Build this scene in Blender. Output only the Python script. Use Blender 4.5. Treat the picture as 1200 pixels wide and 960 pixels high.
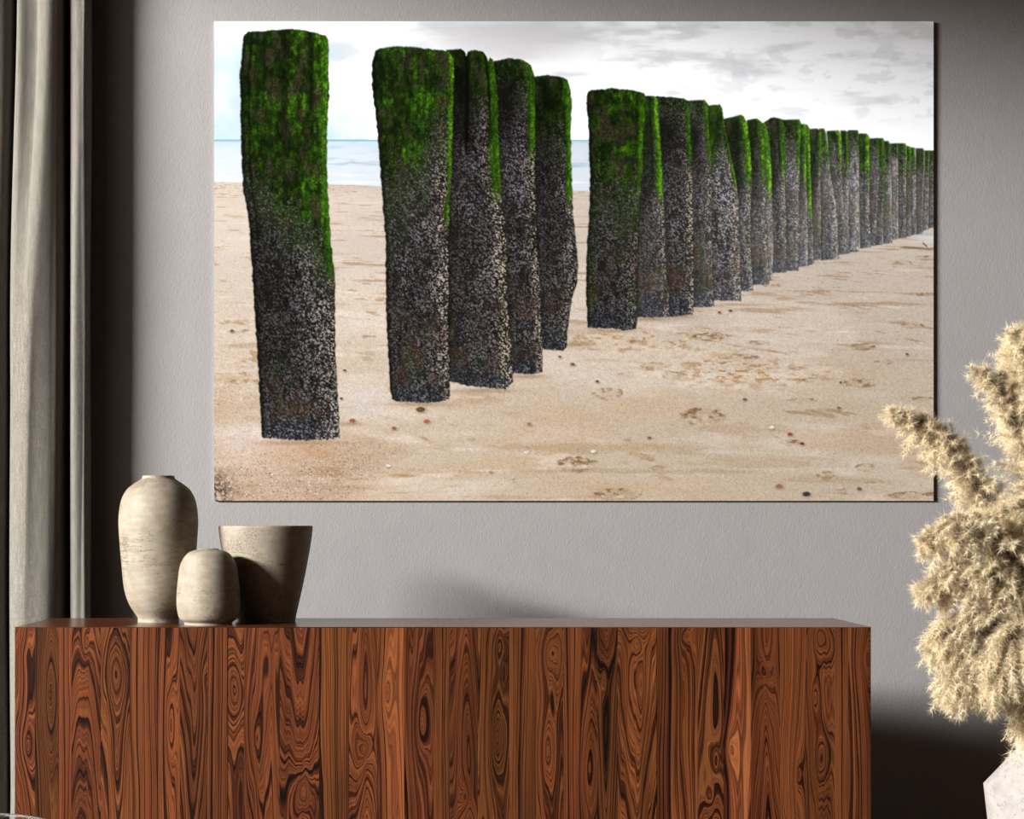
import bpy, bmesh, math, random
import numpy as np
from mathutils import Vector, Matrix
for o in list(bpy.data.objects): bpy.data.objects.remove(o)
SC = bpy.context.scene
COL = SC.collection
# ------------------------------------------------------------------ camera
F = 2163.0; VX, VY = 515.0, 614.0; EYE = 1.0
cam = bpy.data.cameras.new('camera'); cam.sensor_width = 36; cam.lens = F/1200*36
cam.shift_x = (600-VX)/1200; cam.shift_y = (VY-480)/1200
cam.clip_start = .05; cam.clip_end = 100
camo = bpy.data.objects.new('camera', cam); COL.objects.link(camo)
camo.location = (0, 0, EYE); camo.rotation_euler = (math.pi/2, 0, 0)
SC.camera = camo
# ------------------------------------------------------------------ world, lights, exposure
SC.view_settings.view_transform = 'Standard'; SC.view_settings.look = 'None'
SC.view_settings.exposure = 0; SC.view_settings.gamma = 1; SC.view_settings.use_curve_mapping = False
w = bpy.data.worlds.new('sky'); SC.world = w; w.use_nodes = True
bg = w.node_tree.nodes['Background']; bg.inputs[0].default_value = (1, .80, .62, 1); bg.inputs[1].default_value = 1.35
def area_light(name, loc, to, sx, sy, power, color):
    l = bpy.data.lights.new(name, 'AREA'); l.shape = 'RECTANGLE'; l.size = sx; l.size_y = sy; l.energy = power; l.color = color
    o = bpy.data.objects.new(name, l); COL.objects.link(o); o.location = loc
    o.rotation_euler = (Vector(to)-Vector(loc)).to_track_quat('-Z', 'Y').to_euler()
    return o
WALL = 5.70                                              # the wall the picture hangs on
# low daylight from outside the tall window in the left wall
area_light('daylight', (.4-12.9, WALL-7.9, 5.08), (.4, WALL, 1.35), 5.6, .85, 9300, (1, .985, .965))
# ------------------------------------------------------------------ helpers
def P(px, py, y): return Vector(((px-VX)*y/F, y, EYE-(py-VY)*y/F))
def link(o, parent=None):
    COL.objects.link(o)
    if parent: o.parent = parent
    return o
def tag(o, label=None, cat=None, group=None, kind=None):
    for k, v in (('label', label), ('category', cat), ('group', group), ('kind', kind)):
        if v: o[k] = v
    return o
def empty(name, loc, label, cat, group=None):
    return tag(link_at(bpy.data.objects.new(name, None), loc), label, cat, group)
def link_at(o, loc):
    COL.objects.link(o); o.location = loc; return o
def mesh_obj(name, bm, mat, parent=None, smooth=False, loc=(0, 0, 0)):
    me = bpy.data.meshes.new(name); bm.to_mesh(me); bm.free()
    if smooth: me.shade_smooth()
    if mat: me.materials.append(mat)
    o = bpy.data.objects.new(name, me); link(o, parent); o.location = loc
    return o
def box_bm(x0, x1, y0, y1, z0, z1, bev=0, seg=2, bm=None):
    bm = bm or bmesh.new()
    r = bmesh.ops.create_cube(bm, size=1)
    bmesh.ops.scale(bm, vec=(x1-x0, y1-y0, z1-z0), verts=r['verts'])
    bmesh.ops.translate(bm, vec=((x0+x1)/2, (y0+y1)/2, (z0+z1)/2), verts=r['verts'])
    if bev:
        es = {e for v in r['verts'] for e in v.link_edges}
        bmesh.ops.bevel(bm, geom=list(es), offset=bev, segments=seg, affect='EDGES', clamp_overlap=True)
    return bm
def lathe_bm(prof, n=96):
    """prof: list of (radius, z) from outer base up over the lip and down inside"""
    bm = bmesh.new(); rings = []
    for r, z in prof:
        rings.append([bm.verts.new((r*math.cos(2*math.pi*i/n), r*math.sin(2*math.pi*i/n), z)) for i in range(n)])
    for a, b in zip(rings, rings[1:]):
        for i in range(n):
            bm.faces.new((a[i], a[(i+1) % n], b[(i+1) % n], b[i]))
    bm.faces.new(list(reversed(rings[0]))); bm.faces.new(rings[-1])
    bmesh.ops.recalc_face_normals(bm, faces=bm.faces)
    return bm
def spline(pts, n):
    """Catmull-Rom through pts"""
    out = []; p = [pts[0]]+list(pts)+[pts[-1]]
    for k in range(1, len(p)-2):
        for j in range(n):
            t = j/n; a, b, c, d = (np.array(q, float) for q in p[k-1:k+3])
            out.append(.5*((2*b)+(-a+c)*t+(2*a-5*b+4*c-d)*t*t+(-a+3*b-3*c+d)*t**3))
    out.append(np.array(pts[-1], float)); return out
# ------------------------------------------------------------------ materials
def srgb(r, g, b):
    f = lambda c: (c/255/12.92) if c/255 <= .04045 else ((c/255+.055)/1.055)**2.4
    return (f(r), f(g), f(b), 1)
class NT:
    def __init__(s, name):
        s.m = bpy.data.materials.new(name); s.m.use_nodes = True; s.t = s.m.node_tree
        s.b = s.t.nodes['Principled BSDF']
    def n(s, typ, **kw):
        n = s.t.nodes.new('ShaderNode'+typ)
        for k, v in kw.items(): setattr(n, k, v)
        return n
    def l(s, a, b): s.t.links.new(a, b)
    def v(s, sock, val):
        if hasattr(val, 'links') or isinstance(val, bpy.types.NodeSocket): s.l(val, sock)
        else: sock.default_value = val
    def math(s, op, a, b=0.0, c=None):
        n = s.n('Math', operation=op); s.v(n.inputs[0], a); s.v(n.inputs[1], b)
        if c is not None: s.v(n.inputs[2], c)
        return n.outputs[0]
    def vmath(s, op, a, b):
        n = s.n('VectorMath', operation=op); s.v(n.inputs[0], a); s.v(n.inputs[1], b)
        return n.outputs['Value'] if op in ('LENGTH', 'DOT_PRODUCT') else n.outputs[0]
    def noise(s, vec, scale, detail=3, rough=.5, dist=0, color=False):
        n = s.n('TexNoise'); s.l(vec, n.inputs['Vector'])
        n.inputs['Scale'].default_value = scale; n.inputs['Detail'].default_value = detail
        n.inputs['Roughness'].default_value = rough; n.inputs['Distortion'].default_value = dist
        return n.outputs['Color' if color else 'Fac']
    def ramp(s, fac, stops, interp='LINEAR'):
        n = s.n('ValToRGB'); s.l(fac, n.inputs[0]); cr = n.color_ramp; cr.interpolation = interp
        while len(cr.elements) < len(stops): cr.elements.new(.5)
        for e, (p, c) in zip(cr.elements, stops): e.position = p; e.color = c if len(c) == 4 else (*c, 1)
        return n.outputs[0]
    def mix(s, fac, a, b, mode='MIX'):
        n = s.n('Mix', data_type='RGBA', blend_type=mode); s.v(n.inputs[0], fac); s.v(n.inputs[6], a); s.v(n.inputs[7], b)
        return n.outputs[2]
    def bump(s, h, strength, dist, normal=None):
        n = s.n('Bump'); s.l(h, n.inputs['Height']); n.inputs['Strength'].default_value = strength; n.inputs['Distance'].default_value = dist
        if normal: s.l(normal, n.inputs['Normal'])
        return n.outputs[0]
    def obj(s): return s.n('TexCoord').outputs['Object']
def g(v): return (v, v, v, 1)
def dim(c, k): return (c[0]*k, c[1]*k, c[2]*k, 1)
def plaster(name, base, rough=.9):
    t = NT(name); c = t.obj()
    big = t.noise(c, 1.3, 3, .55); mid = t.noise(c, 14, 4, .6)
    st = t.n('Mapping'); t.l(c, st.inputs[0]); st.inputs['Rotation'].default_value = (0, .7, 0); st.inputs['Scale'].default_value = (1, 1, .6)
    f = t.noise(st.outputs[0], 150, 3, .6, 1.2); f2 = t.noise(c, 330, 2, .6)
    k = t.math('MULTIPLY_ADD', big, .16, .92); k = t.math('MULTIPLY_ADD', mid, .10, t.math('SUBTRACT', k, .05))
    t.l(t.mix(1.0, base, t.ramp(t.math('MULTIPLY', k, .5), [(0, g(0)), (1, g(2))]), 'MULTIPLY'), t.b.inputs['Base Color'])
    h = t.math('ADD', f, t.math('MULTIPLY', f2, .35)); h = t.math('ADD', h, t.math('MULTIPLY', mid, .8))
    t.l(t.bump(h, .42, .003), t.b.inputs['Normal'])
    t.b.inputs['Roughness'].default_value = rough; t.b.inputs['Specular IOR Level'].default_value = .2
    return t.m
E0 = 1.85        # brightness of a white sheet hung on the wall, used to choose the surfaces' own colours
WALLM = plaster('plaster_grey', (.205, .196, .196, 1))
DARKM = plaster('plaster_brown', (.15, .088, .05, 1))
def simple(name, c, rough=.5, metal=0, spec=.5):
    t = NT(name); co = t.obj(); n = t.noise(co, 40, 3)
    t.l(t.mix(1.0, c, t.ramp(n, [(0, g(.85)), (1, g(1.1))]), 'MULTIPLY'), t.b.inputs['Base Color'])
    t.b.inputs['Roughness'].default_value = rough; t.b.inputs['Metallic'].default_value = metal; t.b.inputs['Specular IOR Level'].default_value = spec
    return t.m
def floor_mat():
    t = NT('dark_oak'); c = t.obj(); m = t.n('Mapping'); t.l(c, m.inputs[0]); m.inputs['Scale'].default_value = (1, 12, 1)
    n = t.noise(m.outputs[0], 3, 5, .6)
    t.l(t.ramp(n, [(.3, (.02, .011, .006)), (.7, (.07, .038, .02))]), t.b.inputs['Base Color']); t.b.inputs['Roughness'].default_value = .45
    return t.m
# ------------------------------------------------------------------ the room
XL, XR, YB, YF, ZC = -2.2, 3.3, -1.3, WALL, 4.3
def struct(name, bm, mat, smooth=False):
    return tag(mesh_obj(name, bm, mat, smooth=smooth), kind='structure')
struct('wall_back', box_bm(XL-.15, XR+.15, WALL, WALL+.15, 0, ZC), WALLM)
struct('wall_right', box_bm(XR, XR+.15, YB, WALL, 0, ZC), DARKM)
struct('wall_front', box_bm(XL-.15, XR+.15, YB-.15, YB, 0, ZC), DARKM)
wy0, wy1, wz0, wz1 = 1.5, 5.55, 0.35, 3.53                # window opening in the left wall
bm = bmesh.new()
for a in ((YB, wy0, 0, ZC), (wy1, WALL, 0, ZC), (wy0, wy1, 0, wz0), (wy0, wy1, wz1, ZC)):
    box_bm(XL-.15, XL, a[0], a[1], a[2], a[3], bm=bm)
struct('wall_left', bm, DARKM)
FRM = simple('window_frame_paint', (.05, .045, .04, 1), .5)
bm = bmesh.new()
for a in ((wy0, wy0+.05, wz0, wz1), (wy1-.05, wy1, wz0, wz1), (wy0+.05, wy1-.05, wz0, wz0+.05), (wy0+.05, wy1-.05, wz1-.05, wz1)):
    box_bm(XL-.12, XL-.04, a[0], a[1], a[2], a[3], bm=bm)
struct('window_1', bm, FRM)
struct('shade_overhang_1', box_bm(XL-2.2, XL-.15, wy0-3, wy1+.5, 3.53, 3.61), FRM)          # unseen slab added outside the window to shade the top of the wall
struct('floor', box_bm(XL-.15, XR+.15, YB-.15, WALL+.15, -.1, 0), floor_mat())
struct('ceiling', box_bm(XL-.15, XR+.15, YB-.15, WALL+.15, ZC, ZC+.1), DARKM)
# ---- PRINT PAINTER: a numpy drawing of the beach picture that is printed on the wall panel ----
PX0, PX1, PY0, PY1 = 251.0, 1094.0, 25.0, 587.0       # the print's own drawing units
class VN:
    """smooth value noise on arrays"""
    def __init__(s, seed):
        s.t = np.random.RandomState(seed).rand(256, 256).astype(np.float32)
    def __call__(s, x, y):
        xi = np.floor(x).astype(int); yi = np.floor(y).astype(int)
        fx = x-xi; fy = y-yi
        fx = fx*fx*(3-2*fx); fy = fy*fy*(3-2*fy)
        a = s.t[yi & 255, xi & 255]; b = s.t[yi & 255, (xi+1) & 255]
        c = s.t[(yi+1) & 255, xi & 255]; d = s.t[(yi+1) & 255, (xi+1) & 255]
        return (a*(1-fx)+b*fx)*(1-fy)+(c*(1-fx)+d*fx)*fy
def fbm(n, x, y, o=4):
    r = 0; a = 1.0; tot = 0
    for k in range(o):
        r = r+a*n(x*2**k+17.3*k, y*2**k+9.1*k); tot += a; a *= 0.55
    return r/tot
def sst(a, b, x):
    t = np.clip((x-a)/(b-a), 0, 1)
    return t*t*(3-2*t)
def mixc(A, B, t):
    return A*(1-t[..., None])+B*t[..., None]
def col(*c): return np.array(c, dtype=np.float32)
def cells(x, y, s, seed, rmin=.15, rmax=.55):
    """speckles: brightness of the nearest round shell on a jittered grid"""
    R = np.random.RandomState(seed).rand(4, 256, 256).astype(np.float32)
    gx = np.floor(x/s).astype(int); gy = np.floor(y/s).astype(int)
    out = np.zeros_like(x)
    for i in (-1, 0, 1):
        for j in (-1, 0, 1):
            cx = gx+i; cy = gy+j
            r = R[:, cy & 255, cx & 255]
            px = (cx+r[0])*s; py = (cy+r[1])*s
            rad = s*(rmin+(rmax-rmin)*r[2])
            d = np.hypot(x-px, (y-py))/rad
            out = np.maximum(out, (1-sst(.55, 1.1, d))*(.35+.65*r[3]))
    return out
# piles, near to far: right edge, left edge, top line, bottom line, moss end, strip end, tone settings
PILES = [
 dict(R=[(42,382.5),(48,385),(87,384.7),(112,386),(128,384),(170,383.3),(187,383),(223,384),(263,386.7),(297,389),(327,393),(378,392.5),(420,393.3),(445,395),(487,397),(513,397.5)],
      L=[(46,285),(70,282.5),(87,280.5),(103,281.7),(137,282),(170,282.5),(190,283),(223,285),(250,290),(273,292.5),(307,295),(338,296.7),(378,299),(403,301),(437,303),(478,305),(513,307)],
      T=[(282,50),(286,41),(290,37.5),(323,35),(345,34),(367,37.5),(382,42),(386,50)], B=[(306,513),(332,515),(363,516.5),(398,514)],
      moss=268, fade=60, strip=325, sw=.1, bs=2.7, bb=.66, green=.78, dark=.05, slits=[(.10,0,.02,.6,300),(.50,0,.045,.55,190),(.80,0,.035,.7,150)], lean=45),
 dict(R=[(60,527),(70,532.5),(98,531.7),(140,531),(198,529),(213,528),(247,526),(297,526),(338,526),(380,525),(413,526),(447,526.7),(470,526.7)],
      L=[(59,440),(73,436),(103,436),(133,440),(157,442.5),(198,446),(205,446),(247,449),(283,452),(313,452),(335,452),(380,453),(413,455),(455,457.5),(468,459)],
      T=[(436,68),(440,59),(445,57),(462,54),(483,55),(507,58),(527,60),(533,70)], B=[(458,467),(463,470),(497,472.5),(517,471),(527,467)],
      moss=212, fade=75, strip=262, sw=.07, bs=2.4, bb=.62, green=.82, dark=.0, slits=[(.42,0,.03,.3,120)], lean=-50, warm=.75),
 dict(R=[(67,577),(80,580),(107,582.5),(123,584),(157,584),(198,586),(230,588),(288,594),(330,594),(363,595),(397,599),(430,601),(456,601)],
      L=[(58,524),(300,524),(456,524)],
      T=[(524,58),(540,57.5),(545,61),(546.5,66),(548,61),(556,58.5),(566,61),(571,67),(572,72),(574,67),(579,70),(582,80)], B=[(528,447),(547,452),(580,455.5),(592,456),(602,448)],
      moss=128, fade=36, strip=228, sw=.19, bs=2.4, bb=.64, green=.6, dark=.75, slits=[(.42,-.05,.035,.95,190),(.835,.0,.025,.95,150)], lean=0, warm=.9),
 dict(R=[(70,613),(76,622),(88,626),(107,627),(173,627.5),(198,627),(240,628.5),(288,629),(313,632.5),(338,633),(372,634),(405,636),(430,636),(438,636)],
      L=[(68,578),(200,582),(288,590),(438,598)],
      T=[(578,72),(595,68),(613,70),(622,76),(627,88)], B=[(598,437.5),(627,438.5),(637,436)],
      moss=112, fade=40, strip=180, sw=.20, bs=2.1, bb=.66, green=.45, dark=.75, slits=[], lean=0, warm=.8),
 dict(R=[(90,660),(93,665),(110,669),(123,670),(157,669),(198,669.7),(240,671),(285,675),(313,677.5),(330,676.7),(350,670),(372,667.5),(388,665),(410,664)],
      L=[(88,624),(240,626),(410,634)],
      T=[(624,90),(643,88),(657,90),(665,93),(670,108)], B=[(634,409),(650,410.5),(660,411),(665,407)],
      moss=178, fade=60, strip=235, sw=.17, bs=2.1, bb=.6, green=.55, dark=.45, slits=[(.8,0,.05,.5,118)], lean=0),
 dict(R=[(109,755),(116,756.6),(134,755.8),(163,753.6),(192,753),(221,751.5),(267,748.5),(296,747.8),(326,746.4),(347,747),(369,746.4),(386,745.6)],
      L=[(107,688.7),(116,687.3),(134,688.7),(163,690),(199,691),(221,691.4),(267,689.5),(296,687.3),(318,687.3),(347,687),(386,688.7)],
      T=[(687,112),(689,107),(693,105),(705,105),(715,103.4),(738,105.3),(755,109),(757,116)], B=[(688,384),(720,385),(735,387.6),(746,385)],
      moss=240, fade=75, strip=205, sw=.13, bs=2.0, bb=.55, green=.76, dark=.1, slits=[], lean=0, leftstrip=.17),
 dict(R=[(112,766),(116,771),(134,772),(163,774),(192,775.5),(221,777),(267,780),(296,780.6),(326,782),(347,784),(372,784.7)],
      L=[(112,750),(221,748),(372,744)], T=[(750,113),(766,112.2),(771,116)], B=[(740,372),(785,372)],
      moss=200, fade=50, strip=235, sw=.3, bs=2.0, bb=.62, green=.75, dark=.5, slits=[(.55,.05,.06,.6,230)], lean=0),
 dict(R=[(115,802.5),(119,807),(141,809),(163,810),(199,810.5),(228,812),(267,812.7),(304,813),(333,812.7),(355,813),(370,811.7)],
      L=[(113,768),(228,773),(370,784)], T=[(768,113),(788,114),(802,115.5),(808,120)], B=[(784,371.5),(812,369)],
      moss=138, fade=45, strip=192, sw=.15, bs=2.0, bb=.68, green=.35, dark=.7, slits=[], lean=0, warm=.8),
 dict(R=[(117.3,826),(123,830),(154,831),(183,834),(212,834),(248,834),(288,835),(317,835.7),(347,837),(360,837)],
      L=[(117,804),(248,809),(360,812)], T=[(804,117.8),(826,117.3),(831,123)], B=[(812,360.5),(837,359.5)],
      moss=145, fade=40, strip=195, sw=.22, bs=1.9, bb=.62, green=.45, dark=.75, slits=[], lean=0),
 dict(R=[(122.6,843.7),(126,846),(151,850),(180,856),(212,862.7),(234,865.6),(259,867),(295,867.4),(332,868),(354,868.8)],
      L=[(122,829),(212,830),(354,836)], T=[(829,123.5),(844,122.6),(847,127)], B=[(836,352),(869,353)],
      moss=182, fade=26, strip=222, sw=.09, bs=2.2, bb=.98, green=.72, dark=.12, slits=[], lean=0),
 dict(R=[(137,872),(148,876.6),(175,879.5),(212,881),(248,880),(288,879.5),(317,881.4),(342,882.8)],
      L=[(138,846),(212,858),(342,868)], T=[(848,139.5),(858,137),(868.5,134.6),(874,138),(877,146)], B=[(866,341),(883,341.5)],
      moss=195, fade=35, strip=215, sw=.3, bs=1.8, bb=.8, green=.7, dark=.7, slits=[], lean=0),
 dict(R=[(139,888),(143,892.6),(161,895.5),(197,897),(248,897),(274,899),(310,900.6),(325,902),(334,901)],
      L=[(140,875),(334,880)], T=[(874,141),(887,138.6),(893,143)], B=[(880,334),(902,333.5)],
      moss=190, fade=35, strip=212, sw=.3, bs=1.8, bb=.7, green=.55, dark=.6, slits=[], lean=0),
 dict(R=[(146,897.5),(149,899),(168,902),(197,904),(248,905),(281,906.5),(303,906.5),(329,904.3)],
      L=[(144,888),(329,896)], T=[(888,144),(896,144),(900,150)], B=[(896,329.5),(905,329)],
      moss=205, fade=25, strip=225, sw=.5, bs=1.7, bb=.8, green=.9, dark=.4, slits=[], lean=0),
 dict(R=[(140,917),(148,919.6),(183,920),(219,920.3),(273,921.8),(320,921.8)],
      L=[(142,895),(200,902),(320,904)], T=[(895,143.5),(903,138.4),(908,137.6),(917,140),(920,148)], B=[(904,320),(922,319.5)],
      moss=185, fade=40, strip=205, sw=.3, bs=1.7, bb=.72, green=.5, dark=.55, slits=[(.66,.03,.05,.6,210)], lean=0),
 dict(R=[(140.5,937),(144,939),(168,937.8),(212,937),(248,937),(274,937.8),(317,935.6)],
      L=[(140,917),(317,920)], T=[(917,140.5),(937,140),(939,145)], B=[(920,317.5),(936,317.5)],
      moss=170, fade=35, strip=200, sw=.2, bs=1.7, bb=.85, green=.55, dark=.4, slits=[], lean=0),
 dict(R=[(145,943),(148,946),(200,945),(312,948)], L=[(145,936),(312,934)], T=[(937,146),(943,145),(946,149)], B=[(934,313),(948,312)],
      moss=200, fade=30, strip=215, sw=.4, bs=1.7, bb=.8, green=.8, dark=.5, slits=[], lean=0),
 dict(R=[(147,947),(151,949),(192,949.8),(236,951),(272,953),(311,954)], L=[(146,941),(311,946)], T=[(941,146),(946,146),(949,151)], B=[(945,311),(954,310)],
      moss=235, fade=25, strip=245, sw=.5, bs=1.7, bb=.75, green=.85, dark=.4, slits=[], lean=0),
 dict(R=[(150.6,958),(153,963),(170,963),(200,962),(305,963)], L=[(151,948),(305,952)], T=[(948,151.5),(958,150.4),(963,154)], B=[(952,305),(963,305)],
      moss=190, fade=25, strip=200, sw=.3, bs=1.7, bb=.6, green=.5, dark=.6, slits=[], lean=0),
 dict(R=[(151,966),(156.6,968),(183,971.6),(204,973.4),(240,980.5),(272,982),(305,983)], L=[(150,960),(200,961),(305,962)], T=[(958,151),(966,150.6),(968.5,156)], B=[(962,305),(983,304)],
      moss=178, fade=25, strip=190, sw=.3, bs=1.9, bb=.8, green=.8, dark=.3, slits=[], lean=0),
 dict(R=[(153,983),(158,985.8),(201,986.7),(245,990),(280,992),(298,993.4)], L=[(153,969),(298,980)], T=[(969,153.5),(983,152.8),(986,158)], B=[(980,299),(993,298)],
      moss=180, fade=25, strip=200, sw=.35, bs=1.7, bb=.7, green=.8, dark=.4, slits=[(.6,0,.08,.5,200)], lean=0),
 dict(R=[(153,991),(155,993.8),(192,994.6),(297,996)], L=[(153,985),(297,988)], T=[(984,153),(992,153.2),(994.5,158)], B=[(988,297),(996,297)],
      moss=190, fade=25, strip=200, sw=.4, bs=1.7, bb=.8, green=.6, dark=.4, slits=[], lean=0),
 dict(R=[(153,1006),(201,1007),(254,1007),(296,1006.5)], L=[(153,993),(296,993)], T=[(993,153.5),(996,152.4),(1005,152.8),(1007,156)], B=[(993,296),(1007,295.5)],
      moss=172, fade=20, strip=185, sw=.2, bs=2.0, bb=1.0, green=.35, dark=.1, slits=[], lean=0),
 dict(R=[(157,1016),(160,1018.6),(201,1019.4),(254,1019.4),(291,1020.7)], L=[(157,1006),(291,1008)], T=[(1006,157),(1009,156.4),(1017,157),(1019,161)], B=[(1007,291.5),(1021,290)],
      moss=205, fade=20, strip=215, sw=.3, bs=1.7, bb=.75, green=.8, dark=.2, slits=[(.45,-.01,.1,.4,290)], lean=0),
 dict(R=[(162,1029),(200,1031),(288,1026)], L=[(162,1018),(288,1019)], T=[(1018,162.5),(1029,161.8)], B=[(1018,288.5),(1027,288)],
      moss=178, fade=25, strip=185, sw=.2, bs=1.7, bb=.62, green=.3, dark=.3, slits=[], lean=0),
 dict(R=[(162,1036),(201,1037),(236,1036),(272,1034.5),(287,1034)], L=[(162,1028),(287,1025)], T=[(1028,162),(1035,162),(1037,166)], B=[(1025,287.5),(1035,287)],
      moss=200, fade=20, strip=205, sw=.4, bs=1.7, bb=.65, green=.7, dark=.4, slits=[], lean=0),
 dict(R=[(166,1041.5),(170,1044),(218,1043.3),(272,1045),(286,1046)], L=[(165,1036),(286,1035)], T=[(1036,165.4),(1042,165.2),(1044,170)], B=[(1034,286),(1046,285)],
      moss=185, fade=25, strip=190, sw=.3, bs=1.6, bb=.75, green=.5, dark=.3, slits=[], lean=0),
 dict(R=[(168,1052),(218,1053),(280,1052.5)], L=[(168,1043),(280,1046)], T=[(1043,168.5),(1052,167.8)], B=[(1045,281),(1053,280.5)],
      moss=172, fade=12, strip=176, sw=.2, bs=1.6, bb=1.0, green=.3, dark=.1, slits=[], lean=0),
 dict(R=[(168,1061),(172,1063),(218,1062),(279,1062)], L=[(168,1052),(279,1053)], T=[(1051,168),(1061,168),(1063,172)], B=[(1052,279.5),(1062,279)],
      moss=192, fade=15, strip=196, sw=.3, bs=1.6, bb=.8, green=.75, dark=.2, slits=[(.5,0,.12,.3,270)], lean=0),
 dict(R=[(172,1067),(176,1068),(277,1068)], L=[(171,1061),(277,1062)], T=[(1061,171),(1066,171.6),(1068,176)], B=[(1061,277.5),(1068,277)],
      moss=195, fade=15, strip=198, sw=.4, bs=1.6, bb=.7, green=.8, dark=.3, slits=[], lean=0),
 dict(R=[(173.4,1072),(201,1073.8),(275,1073.8)], L=[(173,1067),(275,1068)], T=[(1067,172.6),(1073,173.4)], B=[(1067,276),(1074,275)],
      moss=195, fade=20, strip=198, sw=.3, bs=1.6, bb=.9, green=.6, dark=.1, slits=[], lean=0),
 dict(R=[(174,1082),(178,1084),(201,1084),(240,1082),(274,1081.4)], L=[(174,1073),(274,1074)], T=[(1073,174),(1082,174),(1084,178)], B=[(1073,275),(1082,274)],
      moss=190, fade=20, strip=192, sw=.2, bs=1.6, bb=.6, green=.45, dark=.4, slits=[(.9,0,.08,-.4,270)], lean=0),
 dict(R=[(176,1089),(270,1088)], L=[(176,1083),(270,1081)], T=[(1083,176.6),(1090,176.2)], B=[(1080,271),(1089,269)],
      moss=196, fade=14, strip=198, sw=.3, bs=1.6, bb=.85, green=.6, dark=.2, slits=[], lean=0),
 dict(R=[(176,1097),(268,1097)], L=[(176,1089),(268,1088)], T=[(1088,176.4),(1097,176.4)], B=[(1086,268),(1097,266)],
      moss=196, fade=14, strip=198, sw=.3, bs=1.6, bb=.75, green=.6, dark=.3, slits=[], lean=0),
]
def paint(W, H):
    ys, xs = np.mgrid[0:H, 0:W].astype(np.float32)
    X = PX0+xs/(W-1)*(PX1-PX0); Y = PY0+ys/(H-1)*(PY1-PY0)
    n1, n2, n3, n4 = VN(1), VN(2), VN(3), VN(4)
    # --- sky ---
    big = fbm(n1, X/120, Y/34, 4); wis = fbm(n2, X/60+Y/90, Y/11, 4)
    blue = sst(.35, .75, fbm(n3, X/60, Y/55, 3)+.35*(1-sst(300, 520, X))-.2)*(1-sst(430, 640, X))*sst(28, 80, Y)
    sky = mixc(np.broadcast_to(col(252, 253, 253), X.shape+(3,)), col(206, 228, 238), np.clip(blue*1.15, 0, 1))
    grey = sst(.46, .74, .6*wis+.4*big)*(.55+.45*np.exp(-((X-560)/150)**2))*(1-.7*sst(120, 165, Y))
    sky = mixc(sky, col(218, 220, 223), grey*.6)
    sky = mixc(sky, col(226, 223, 224), .75*np.exp(-((X-590)/120)**2)*np.exp(-((Y-45)/40)**2))
    puff = sst(.52, .66, fbm(n4, X/26, Y/13, 4))*sst(640, 760, X)*(1-sst(135, 160, Y))
    sky = mixc(sky, col(236, 237, 239), puff*.45)
    # --- sea ---
    hz = 163.5
    wav = fbm(n2, X/26, Y/2.6, 3); wav2 = fbm(n1, X/60, Y/5.5, 3)
    sea = mixc(np.broadcast_to(col(224, 232, 240), X.shape+(3,)), col(172, 194, 208), sst(.5, .8, .5*wav+.5*wav2)*.9)
    sea = mixc(sea, col(206, 226, 238), (1-sst(0, 24, Y-hz))*.6)
    sea = mixc(sea, col(240, 242, 244), sst(196, 208, Y)*sst(.35, .6, wav2)*.8)
    sea = mixc(sea, col(116, 172, 196), np.exp(-((Y-hz-.8)/1.3)**2)*.85*(1-.4*sst(420, 520, X)))
    sea = mixc(sea, col(251, 251, 251), sst(690, 700, X))
    sky = mixc(sky, col(252, 252, 252), sst(640, 720, X)*sst(130, 160, Y))
    img = np.where((Y > hz)[..., None], sea, sky)
    # --- sand ---
    shore = 213+(X-251)*.026+1.6*(fbm(n3, X/40, Y*0+3, 3)-.5)
    t = sst(215, 560, Y)
    sand = mixc(np.broadcast_to(col(214, 199, 185), X.shape+(3,)), col(206, 188, 163), t)
    sand = mixc(sand, col(200, 184, 170), np.exp(-((Y-216)/6)**2)*.7)
    sand = mixc(sand, col(224, 208, 190), sst(.45, .7, fbm(n1, X/150, Y/30, 3))*.7)
    sand = mixc(sand, col(205, 175, 142), sst(.5, .72, fbm(n2, X/110+5, Y/26+3, 3))*.45*sst(380, 500, Y))
    # far ripples: long thin brown streaks
    sc = np.clip((Y-160)/120, .35, 3.2)
    rp = fbm(n3, X/(38*sc), Y/(3.2*sc), 4)
    sand = mixc(sand, col(171, 138, 104), sst(.60, .76, rp)*.62*(1-.45*sst(320, 480, Y)))
    sand = mixc(sand, col(236, 220, 202), sst(.62, .80, fbm(n4, X/(30*sc), Y/(3.0*sc), 4))*.6)
    zone = sst(.42, .6, fbm(n1, X/90+9, Y/30+2, 3))
    rp2 = fbm(n4, X/(11*sc)+40, Y/(2.6*sc)+11, 4)
    sand = mixc(sand, col(165, 128, 88), sst(.66, .78, rp2)*.6*zone)
    # churned sand in front of the piles, right of the gap
    ch = np.exp(-((X-745)/75)**2-((Y-400)/11)**2)+.8*np.exp(-((X-850)/60)**2-((Y-432)/20)**2)+.55*np.exp(-((X-930)/50)**2-((Y-440)/14)**2)
    rc = fbm(n2, X/9, Y/3.2, 4)
    sand = mixc(sand, col(170, 126, 78), np.clip(ch*1.3, 0, 1)*sst(.5, .7, rc)*.85)
    sand = mixc(sand, col(238, 214, 178), np.clip(ch*1.2, 0, 1)*sst(.52, .7, fbm(n3, X/9, Y/3.2, 4))*.7)
    # shingle at the lower left
    dl = (X-251)*.40+(587-Y)*1.0
    sh = np.clip(1-sst(10, 95, np.abs((587-Y)-(X-251)*.28)+np.maximum(0, X-400)*.9), 0, 1)*sst(440, 560, Y)
    sh = np.maximum(sh, .55*(1-sst(251, 330, X))*sst(430, 470, Y)*(1-sst(540, 587, Y)))
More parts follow.
